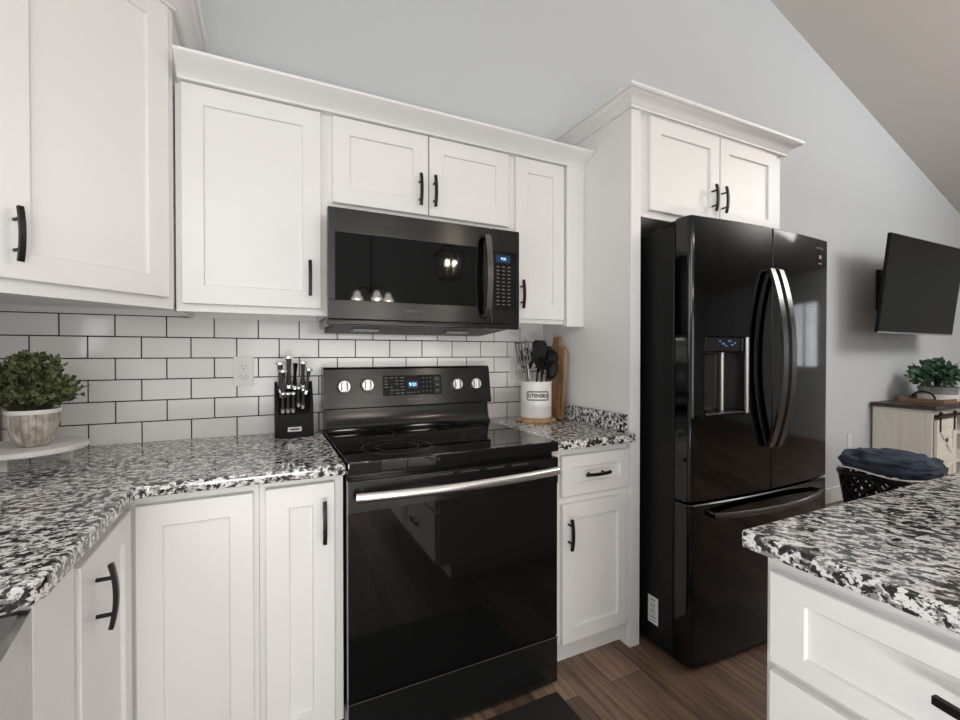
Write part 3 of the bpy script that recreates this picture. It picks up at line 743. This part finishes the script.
for dx, y, z, ln, r, lb, cap, tl in ((-.047, -.110, 1.088, .106, 0.0155, 'large chef knife with capped grip in the top slots, outlet side', True, -.03),
        (-.040, -.128, 1.070, .094, 0.0144, 'knife with bright capped grip just in front of the outlet-side chef knife', True, 0.),
        (-.018, -.100, 1.103, .116, 0.0159, 'tallest knife, standing in the upper middle of the knife block', True, .0),
        (.004, -.098, 1.098, .094, .0125, 'black-handled kitchen shears beside the tallest knife in the block', False, .03),
        (.034, -.098, 1.103, .094, 0.0144, 'capped knife in the top slots of the block, range side, rearmost', True, .02),
        (.045, -.118, 1.080, .088, 0.0126, 'slim tilted knife at the range-side edge of the knife block', True, .13)):
    knife(-.147+dx, y, z, ln, r, (-.12, .99), 'kitchen_shears' if not cap else 'chef_knife', lb, tl, cap)

# utensil crock and trivet
cx, cy = .943, -.205
m = MB(); m.lathe([(0, 0), (.092, 0), (.096, .004), (.096, .013), (.092, .017), (0, .017)], (cx, cy, .9016), 48)
tag(m.build('round_trivet', 'lightwood'), 'round light wood trivet board under the utensil crock', 'trivet')
t = thing('utensil_crock', 'white cylindrical utensil crock lettered UTENSILS on a round wood trivet', 'crock', (cx, cy, .919))
m = MB(); m.lathe([(0, 0), (.070, 0), (.0755, .006), (.0755, .170), (.0775, .173), (.0775, .178), (.072, .178), (.070, .17), (.069, .012), (0, .010)], (cx, cy, .919), 56); m.build('body', 'crock', t)
# printed label wrapped on the crock, facing the room
va = math.atan2(-2.0428-cy, -.2495-cx) + R(8)
def wrap(mb, rad):
    for v in mb.bm.verts:
        a = va + v.co.x/rad; rr = rad + v.co.z
        v.co = Vector((cx+rr*math.cos(a), cy+rr*math.sin(a), 1.030 + v.co.y))
    return mb
m = MB(); m.text('UTENSILS', .0235, Matrix.Identity(4), .0003, space=1.0, bold=.0009)
t2 = m
rr_ = .0555; hh = .0175; ri = .012
def rrect(w, h, r, n=5):
    o = []
    for cx_, cy_, a0 in ((w-r, h-r, 0), (-w+r, h-r, 90), (-w+r, -h+r, 180), (w-r, -h+r, 270)):
        for i in range(n+1): a = R(a0+90*i/n); o.append((cx_+r*math.cos(a), cy_+r*math.sin(a)))
    return o
def ringbar(w, h, r, th):
    A = rrect(w, h, r); B = rrect(w-th, h-th, max(r-th, .002)); tt = bmesh.new()
    def dens(P):
        out = []
        for i in range(len(P)):
            p, q = Vector(P[i]), Vector(P[(i+1) % len(P)]); k = 8
            out += [p.lerp(q, s/k) for s in range(k)]
        return out
    a = [tt.verts.new((p.x, p.y, .0004)) for p in dens(A)]; b = [tt.verts.new((p.x, p.y, .0004)) for p in dens(B)]
    for i in range(len(a)): tt.faces.new((a[i], a[(i+1) % len(a)], b[(i+1) % len(a)], b[i]))
    return tt
m.add(ringbar(.058, .0225, .012, .0036)); m.add(ringbar(.0525, .017, .009, .0018))
bmesh.ops.subdivide_edges(m.bm, edges=[e for e in m.bm.edges if (e.verts[0].co-e.verts[1].co).length > .012], cuts=2)
wrap(m, .0761); bmesh.ops.recalc_face_normals(m.bm, faces=m.bm.faces[:]); m.build('lettering', 'ink', t)

def utensil(name, label, base, top, col, head, hw=.03, hl=.08, hr=.0055, side=None, cat='utensil'):
    """handle from inside the crock up to the head, head = blade/bowl/loop"""
    t = thing(name, label, cat, base, 'cooking utensils in the crock')
    b, e = Vector(base), Vector(top); dr_ = (e-b).normalized(); neck = e - dr_*hl
    s_ = Vector(side or (.80, -.6, 0)); s_ = (s_ - dr_*s_.dot(dr_)).normalized(); n_ = dr_.cross(s_)
    m = MB(); m.tube([b.lerp(neck, i/4) for i in range(5)], [hr, hr, hr*.95, hr*.85, hr*.75], n=8); m.build('handle', col, t)
    T = Matrix.Identity(4)
    for i in range(3): T[i][0] = s_[i]; T[i][1] = dr_[i]; T[i][2] = n_[i]; T[i][3] = neck[i]
    m = MB(T)
    if head == 'slotted':
        n = 4; bw = 2*hw/(2*n+1)
        for i in range(n+1): m.box(-hw+2*i*bw, -hw+(2*i+1)*bw, .012, hl, -.001, .001)
        m.box(-hw, hw, hl-.010, hl, -.001, .001); m.prism([(-.006, -.012), (.006, -.012), (hw, .016), (-hw, .016)], -.0012, .0012)
    elif head == 'blade':
        m.prism([(-.006, -.012), (.006, -.012), (hw*.9, .02), (hw, hl*.85), (hw*.7, hl), (-hw*.7, hl), (-hw, hl*.85), (-hw*.9, .02)], -.0025, .0025, bev=.001)
    elif head == 'spoon':
        prof = []
        tt = bmesh.new(); bmesh.ops.create_uvsphere(tt, u_segments=20, v_segments=12, radius=1); tt.transform(Matrix.Translation((0, hl/2, 0)) @ Matrix.Diagonal((hw, hl/2+.006, .012, 1)))
        for v in tt.verts:
            if v.co.z > 0: v.co.z *= -.55
        m.add(tt)
    elif head == 'loop':
        m.tube([(hw*math.sin(a), hl/2 - hl/2*math.cos(a), 0) for a in [2*PI*i/24 for i in range(25)]], .0022, n=6)
    elif head == 'pasta':
        for k in range(9):
            a = 2*PI*k/9; m.cyl((.55*hw*math.cos(a), hl/2+.55*hw*math.sin(a), 0), (hw*math.cos(a), hl/2+hw*1.25*math.sin(a), .014), .0042, n=8)
        annulus_pts = [(.62*hw*math.cos(2*PI*i/24), hl/2+.62*hw*math.sin(2*PI*i/24), 0) for i in range(25)]
        m.tube(annulus_pts, .005, n=6); m.tube([(0, -.012, 0), (0, hl/2-.55*hw, 0)], .006, n=8)
        for k in range(3): m.tube([(.55*hw*math.cos(PI*k/3), hl/2+.55*hw*math.sin(PI*k/3), 0), (-.55*hw*math.cos(PI*k/3), hl/2-.55*hw*math.sin(PI*k/3), 0)], .003, n=6)
    m.build('head', col, t)
zb = .935
utensil('slotted_turner', 'steel slotted turner leaning out of the crock toward the range', (.915, -.215, zb), (.848, -.225, 1.288), 'grip', 'slotted', .034, .110)
utensil('loop_whisk', 'thin metal loop tool standing behind the slotted turner', (.925, -.20, zb), (.888, -.195, 1.302), 'steel', 'loop', .014, .085, .0035)
utensil('spatula', 'black spatula tilted at the back of the crock, widest blade', (.925, -.215, zb), (.966, -.205, 1.296), 'plastic', 'blade', .036, .120)
utensil('serving_spoon', 'black serving spoon rising from the middle of the crock', (.945, -.165, zb), (.915, -.150, 1.255), 'plastic', 'spoon', .036, .10)
utensil('pasta_server', 'black toothed pasta server with round holes at the crock front', (.935, -.245, zb), (.952, -.252, 1.225), 'plastic', 'pasta', .036, .095)
utensil('solid_turner', 'black solid turner standing behind the pasta server', (.965, -.19, zb), (1.005, -.19, 1.270), 'plastic', 'blade', .040, .11)
utensil('soup_ladle', 'black soup ladle hanging over the crock rim toward the cutting board', (.965, -.215, zb), (1.030, -.215, 1.243), 'plastic', 'spoon', .036, .078)
utensil('basting_spoon', 'low black basting spoon in front of the soup ladle', (.950, -.240, zb), (1.012, -.262, 1.190), 'plastic', 'spoon', .027, .08)

# cutting board leaning on the side panel
t0 = Vector((1.064, -.178, .9016)); lean = math.atan2(.026, .40)
T = Matrix.Translation(t0) @ Matrix.Rotation(lean, 4, 'Y') @ Matrix(((0, 0, 1, 0), (1, 0, 0, 0), (0, 1, 0, 0), (0, 0, 0, 1)))
m = MB()
half = [(.076, .004), (.080, .008), (.080, .335), (.074, .352), (.050, .364), (.030, .372), (.026, .384), (.026, .408), (.021, .416)]
poly = half + [(-a, b) for a, b in half[::-1]]
m.prism(poly, -.010, .010, T=T, bev=.003)
tag(m.build('cutting_board', 'acacia'), 'acacia paddle cutting board leaning on the white panel behind the crock', 'cutting board')

# riser, pot plant, board behind it
t = thing('riser_stand', 'round white wooden riser on small legs holding the potted plant', 'stand', (-.89, -.287, .9016))
m = MB(); m.lathe([(0, 0), (.143, 0), (.146, .003), (.146, .013), (.143, .016), (0, .016)], (-.89, -.287, .944), 56); m.build('top', 'riser', t)
for x, y in ((-.807, -.240), (-.908, -.352), (-.965, -.235)):
    m = MB(); m.box(x-.013, x+.013, y-.013, y+.013, .9016, .944, .001); m.build('leg', 'riser', t)
def leafmesh(m, p, dirn, size, rnd, wide=.42):
    dirn = dirn.normalized(); s_ = dirn.cross(Vector((rnd.uniform(-1, 1), rnd.uniform(-1, 1), rnd.uniform(-1, 1)))).normalized(); n_ = s_.cross(dirn)
    tt = bmesh.new(); w = size*wide
    q = [p, p+dirn*size*.35+s_*w*.5+n_*w*.12, p+dirn*size*.72+s_*w*.42+n_*w*.1, p+dirn*size-n_*size*.1, p+dirn*size*.72-s_*w*.42+n_*w*.1, p+dirn*size*.35-s_*w*.5+n_*w*.12]
    mid = p+dirn*size*.5-n_*w*.06
    vs = [tt.verts.new(x) for x in q]; vm = tt.verts.new(mid)
    for i in range(6): tt.faces.new((vs[i], vs[(i+1) % 6], vm))
    m.add(tt)
def foliage(t, c, rx, ry, rz, nst, per, size, seed, material, wide=.5):
    rnd = random.Random(seed); lf = MB(); st = MB(); lf2 = MB()
    c = Vector(c)
    for k in range(nst):
        a = rnd.uniform(0, 2*PI); el = rnd.uniform(.05, 1)**.8*PI/2; f_ = rnd.uniform(.72, 1.0)
        e = c + Vector((rx*math.cos(el)*math.cos(a), ry*math.cos(el)*math.sin(a), rz*math.sin(el)))*f_
        b = c + Vector((rx*.25*math.cos(a), ry*.25*math.sin(a), -.012))
        mid = (b+e)/2 + Vector((0, 0, rz*.18))
        pts = [b*(1-u)**2 + mid*2*u*(1-u) + e*u*u for u in [i/6 for i in range(7)]]
        st.tube(pts, [.0014]*4+[.001]*3, n=5)
        for j in range(per):
            u = .25+.75*(j+.5)/per; p = b*(1-u)**2 + mid*2*u*(1-u) + e*u*u
            dv = (e-b).normalized()*.5 + Vector((rnd.gauss(0, .7), rnd.gauss(0, .7), rnd.gauss(.15, .6)))
            leafmesh(lf, p, dv, size*rnd.uniform(.7, 1.2), rnd, wide)
    lf.build('foliage', material, t, sharp=180); st.build('stems', 'stem', t)
px, py, pz = -.862, -.302, .960
t = thing('potted_plant', 'bushy green plant in a ribbed whitewashed pot on the round riser', 'plant', (px, py, pz))
ribs = lambda a, z: 1 - .035*(abs(math.sin(a*11))**.5 < .45)
m = MB(); m.lathe([(0, 0), (.031, 0), (.039, .004), (.049, .028), (.0560, .062), (.0585, .096)], (px, py, pz+.0005), 176, mod=lambda a, z: 1-.05*max(0, 1-abs(math.sin(a*11))*4)); m.build('pot', 'pot', t, sharp=60)
m = MB(); m.lathe([(.0585, .095), (.0605, .096), (.0615, .105), (.060, .108), (.056, .107), (.054, .09), (0, .09)], (px, py, pz), 48); m.build('rim', 'potrim', t)
foliage(t, (px-.005, py, pz+.106), .128, .120, .172, 175, 10, .0195, 11, 'leaf', .66)
m = MB(); m.box(-1.150, -1.036, -.046, -.026, .9016, 1.205, .006, 2)
tag(m.build('wooden_board', 'brownwood'), 'brown wooden board leaning on the tiles behind the potted plant', 'board')

# floor mat
m = MB(); m.box(-.25, .694, -1.28, -.728, .0005, .012, .005, 2)
tag(m.build('floor_mat', 'mat'), 'black anti-fatigue mat on the floor in front of the range', 'mat')

# ================================================================ LIVING ROOM SIDE
# television
t = thing('wall_tv', 'large black flat screen television tilted down on the grey wall', 'television', (4.76, -.25, 1.39))
tw, thh = 1.335, .775; th_ = math.atan2(.078, .757)
T = Matrix.Translation((4.105, -.25, 1.3985)) @ Matrix.Rotation(th_, 4, 'X') @ Matrix(((1, 0, 0, 0), (0, 0, -1, 0), (0, 1, 0, 0), (0, 0, 0, 1)))
m = MB(T); m.box(0, tw, 0, thh, -.026, 0, .004); m.box(.25, tw-.25, .1, .55, -.075, -.026, .01); tvb = m.build('housing', 'plastic', t)
m = MB(T); m.box(.010, tw-.010, .018, thh-.010, 0, .0012); m.build('screen', 'tvscreen', t)
m = MB(T); m.box(.0, tw, -.004, .010, -.004, .0025, .001); m.build('bottom_trim', 'steel', t)
m = MB(); m.box(4.66, 5.06, -.03, -.0005, 1.62, 1.98, .004); m.tube([(4.70, -.03, 1.72), (4.70, -.21, 1.74)], .018, n=8); m.tube([(5.00, -.03, 1.72), (5.00, -.21, 1.74)], .018, n=8); m.tube([(4.70, -.03, 1.90), (4.70, -.24, 1.90)], .018, n=8); m.tube([(5.00, -.03, 1.90), (5.00, -.24, 1.90)], .018, n=8)
m.build('wall_bracket', 'iron', t)

# sideboard with barn doors
t = thing('barn_door_sideboard', 'whitewashed sideboard with dark wood top and sliding barn door', 'sideboard', (5.2, -.26, 0))
sx0, sx1, sy = 4.58, 6.15, -.41
m = MB(); m.box(sx0-.03, sx1+.03, sy-.035, -.012, .775, .808, .004); m.build('top', 'darktop', t)
m = MB(); m.box(sx0, sx0+.03, sy, -.02, .03, .775, .002); m.box(sx1-.03, sx1, sy, -.02, .03, .775, .002)
m.box(sx0+.03, sx1-.03, -.04, -.02, .03, .775); m.box(sx0+.03, sx1-.03, sy+.01, -.04, .06, .085); m.box(sx0+.03, sx1-.03, sy, sy+.02, .735, .775)
m.box(sx0+.40, sx0+.425, sy+.005, -.04, .085, .735); m.box(sx1-.425, sx1-.40, sy+.005, -.04, .085, .735)
for x in (sx0, sx1-.05):
    for y in (sy, -.07): m.box(x, x+.05, y, y+.05, 0, .03)
m.build('body', 'cream', t)
for z in (.30, .545):
    m = MB(); m.box(sx0+.426, sx1-.426, sy+.015, -.041, z, z+.022); m.build('shelf', 'cream', t)
m = MB(); m.tube([(sx0+.01, sy-.030, .725), (sx1-.01, sy-.030, .725)], .009, n=8)
for x in (sx0+.05, (sx0+sx1)/2, sx1-.05): m.cyl((x, sy-.030, .725), (x, sy+.002, .725), .008, n=8)
m.build('rail', 'iron', t)
for xa in (sx0+.015, sx1-.375):
    m = MB(); ya, yb_ = sy-.022, sy-.006; w_ = .36; z0, z1 = .07, .695
    m.box(xa, xa+w_, ya+.006, yb_, z0, z1)
    m.box(xa, xa+.055, ya-.004, ya+.006, z0, z1, .001); m.box(xa+w_-.055, xa+w_, ya-.004, ya+.006, z0, z1, .001)
    for z in (z0, z1-.06, (z0+z1)/2-.03): m.box(xa+.055, xa+w_-.055, ya-.004, ya+.006, z, z+.06, .001)
    for (za, zb_) in ((z0+.06, (z0+z1)/2-.03), ((z0+z1)/2+.03, z1-.06)):
        for sgn in (1, -1):
            a_ = (xa+.055, za) if sgn > 0 else (xa+w_-.055, za); b_ = (xa+w_-.055, zb_) if sgn > 0 else (xa+.055, zb_)
            m.tube([(a_[0], ya+.001, a_[1]), (b_[0], ya+.001, b_[1])], .02, sec=[(-1, -.2), (1, -.2), (1, .2), (-1, .2)], up=(1, 0, 0))
    dr = m.build('barn_door', 'cream', t)
    for x in (xa+.05, xa+w_-.05):
        m = MB(); m.box(x-.010, x+.010, ya-.010, ya-.004, .60, .73); m.cyl((x, ya-.016, .738), (x, ya-.003, .738), .024, n=16); m.build('hanger', 'iron', dr)
# tray, planter
t = thing('serving_tray', 'brown wooden tray with black handles on the sideboard top', 'tray', (5.1, -.27, .8085))
m = MB(); ax, bx_, ay, by = 4.83, 5.62, -.40, -.10
m.box(ax, bx_, ay, by, .8085, .820); m.box(ax, bx_, ay, ay+.012, .820, .845); m.box(ax, bx_, by-.012, by, .820, .858); m.box(ax, ax+.012, ay+.012, by-.012, .82, .845); m.box(bx_-.012, bx_, ay+.012, by-.012, .82, .845)
m.build('body', 'brownwood', t)
for x in (ax+.006, bx_-.006):
    m = MB(); m.tube([(x, -.265-.075*math.cos(PI*i/14), .845+.062*math.sin(PI*i/14)) for i in range(15)], .008, n=8); m.build('handle', 'iron', t)
t = thing('planter', 'leafy green plant in a grey and white planter on the tray', 'plant', (5.05, -.27, .8205))
m = MB(); m.lathe([(0, 0), (.128, 0), (.132, .004), (.133, .055), (0, .055)], (5.10, -.27, .8205), 40); m.build('base_band', 'hem', t)
m = MB(); m.lathe([(.122, .055), (.134, .118), (.136, .122), (.128, .122), (.122, .10), (0, .10)], (5.10, -.27, .8205), 40); m.build('pot', 'galv', t)
foliage(t, (5.12, -.255, .945), .34, .20, .225, 90, 8, .055, 5, 'leaf2', .62)

# laundry basket with folded denim
t = thing('laundry_basket', 'black plastic laundry basket with diamond cutouts on the floor by the wall', 'basket', (3.75, -.5, 0))
RX, RY, HB = .245, .265, .40; bcx, bcy = 3.745, -.495
def _ring():
    P = []
    for i in range(720):
        a = 2*PI*i/720; c_, s_ = math.cos(a), math.sin(a); e = .42
        P.append(Vector((RX*math.copysign(abs(c_)**e, c_), RY*math.copysign(abs(s_)**e, s_))))
    L = [0]
    for i in range(720): L.append(L[-1]+(P[(i+1) % 720]-P[i]).length)
    return P+[P[0]], L
RP, RL = _ring()
def bpt(u, z):     # u in 0..1, evenly spaced around a rounded rectangle that narrows to the floor
    k = .80+.20*z/HB; t_ = (u % 1)*RL[-1]
    lo = 0; hi = 720
    while hi-lo > 1:
        mid_ = (lo+hi)//2
        if RL[mid_] <= t_: lo = mid_
        else: hi = mid_
    p = RP[lo].lerp(RP[hi], (t_-RL[lo])/max(RL[hi]-RL[lo], 1e-9))
    return Vector((bcx+p.x*k, bcy+p.y*k, z))
m = MB(); N = 22
for i in range(N):
    for sgn in (1, -1):
        m.tube([bpt((i+sgn*3.2*j/8)/N + .0, (.06+(HB-.10)*j/8)) for j in range(9)], .012, n=5)
m.tube([bpt(i/64, .055) for i in range(65)], .012, n=6); m.build('lattice', 'plastic', t)
m = MB(); m.prism([tuple(bpt(i/48, .0)[:2]) for i in range(48)], .001, .06); m.build('floor_pan', 'plastic', t)
m = MB(); m.tube([bpt(i/64, HB-.025) for i in range(65)], .020, n=8); m.build('rim', 'plastic', t)
rnd = random.Random(4)
m = MB(); tt = bmesh.new(); bmesh.ops.create_icosphere(tt, subdivisions=5, radius=1)
for v in tt.verts:
    p = v.co.copy(); e = .62
    sx = math.copysign(abs(p.x)**e, p.x); sy_ = math.copysign(abs(p.y)**e, p.y)
    nn = noise.fractal(Vector((p.x*1.6+3, p.y*2.6, p.z*2.2)), 1, 2, 4)
    fold = noise.noise(Vector((p.x*6+p.y*2, p.y*3, p.z*7)))
    f_ = 1 + .10*nn + .07*fold
    v.co = Vector((bcx-.055+sx*.215*f_, bcy-.002+sy_*.265*f_, .462 + p.z*.078*f_ + .03*sx*0 + .02*nn))
bmesh.ops.recalc_face_normals(tt, faces=tt.faces[:]); m.add(tt)
jn = thing('folded_denim', 'dark blue denim bundle piled on top of the laundry basket', 'clothing', (bcx, bcy, .41))
m.build('fabric', 'denim', jn, sharp=180)
m = MB(); m.tube([bpt(.36+.34*i/30, HB+.012) + Vector((-.022, -.02*math.sin(PI*i/30), .010*math.sin(9*i/30))) for i in range(31)], .005, n=6); m.build('white_hem', 'hem', jn)

# ================================================================ HANGING LIGHTS BEHIND THE CAMERA (seen in the microwave glass)
def light_pt(o, loc, power, rad=.03):
    l = bpy.data.lights.new('bulb_light', 'POINT'); l.energy = power; l.color = (1, .86, .68); l.shadow_soft_size = rad
    q = bpy.data.objects.new('bulb_light', l); COL.objects.link(q); q.parent = o; q.location = Vector(loc) - WL[o.name]
lx, ly, lz = 1.50, -3.18, 2.02
t = thing('lantern_pendant', 'black open cage lantern pendant with candle bulbs reflected in the microwave glass', 'lamp', (lx, ly, lz))
m = MB()
for sx in (-1, 1):
    for sy_ in (-1, 1):
        m.tube([(lx+sx*.085, ly+sy_*.085, lz), (lx+sx*.125, ly+sy_*.125, lz+.26)], .006, n=6); m.tube([(lx+sx*.125, ly+sy_*.125, lz+.26), (lx+sx*.03, ly+sy_*.03, lz+.36)], .006, n=6)
for h_, w_ in ((0, .085), (.26, .125)):
    c_ = [(lx+a*w_, ly+b*w_, lz+h_) for a, b in ((-1, -1), (1, -1), (1, 1), (-1, 1), (-1, -1))]
    for a, b in zip(c_, c_[1:]): m.tube([a, b], .006, n=6)
m.tube([(lx, ly, lz+.35), (lx, ly, ceil_z(lx)-.01)], .007, n=8); m.cyl((lx, ly, lz+.35), (lx, ly, lz+.37), .04, n=16)
m.build('cage', 'iron', t)
for k in range(3):
    a = 2*PI*k/3+.4; x, y = lx+.05*math.cos(a), ly+.05*math.sin(a)
    m = MB(); m.cyl((x, y, lz+.05), (x, y, lz+.13), .011, n=12); m.build('candle', 'riser', t)
    m = MB(); m.lathe([(0, 0), (.012, .006), (.017, .025), (.010, .055), (0, .075)], (x, y, lz+.13), 14); m.build('bulb', 'bulb', t); light_pt(t, (x, y+.035, lz+.165), 3.0, .013)
hx_, hy_, hz_ = 1.02, -4.75, 2.02
t = thing('dining_chandelier', 'dark chandelier with lit bell glass shades reflected in the microwave glass', 'lamp', (hx_, hy_, hz_))
m = MB(); m.tube([(hx_, hy_, hz_-.02), (hx_, hy_, ceil_z(hx_)-.01)], .010, n=8); m.lathe([(0, -.03), (.02, -.02), (.035, .02), (.02, .06), (.012, .12), (0, .12)], (hx_, hy_, hz_), 20)
for k in range(5):
    a = 2*PI*k/5+.2; c_, s_ = math.cos(a), math.sin(a)
    m.tube([(hx_+c_*r_, hy_+s_*r_, hz_+z_) for r_, z_ in ((.01, .02), (.08, .09), (.16, .10), (.21, .05), (.22, .02))], .008, n=6)
m.build('arms', 'iron', t)
for k in range(5):
    a = 2*PI*k/5+.2; x, y = hx_+.22*math.cos(a), hy_+.22*math.sin(a)
    m = MB(); m.lathe([(.02, .03), (.035, .01), (.045, -.03), (.075, -.075), (.072, -.075), (.042, -.03), (.03, .008), (.018, .026)], (x, y, hz_-.01), 20); m.build('shade', 'shade', t)
    m = MB(); m.lathe([(0, 0), (.018, -.012), (.024, -.035), (.016, -.055), (0, -.062)], (x, y, hz_), 14); m.build('bulb', 'bulb', t); light_pt(t, (x, y+.01, hz_-.095), 2.0, .02)
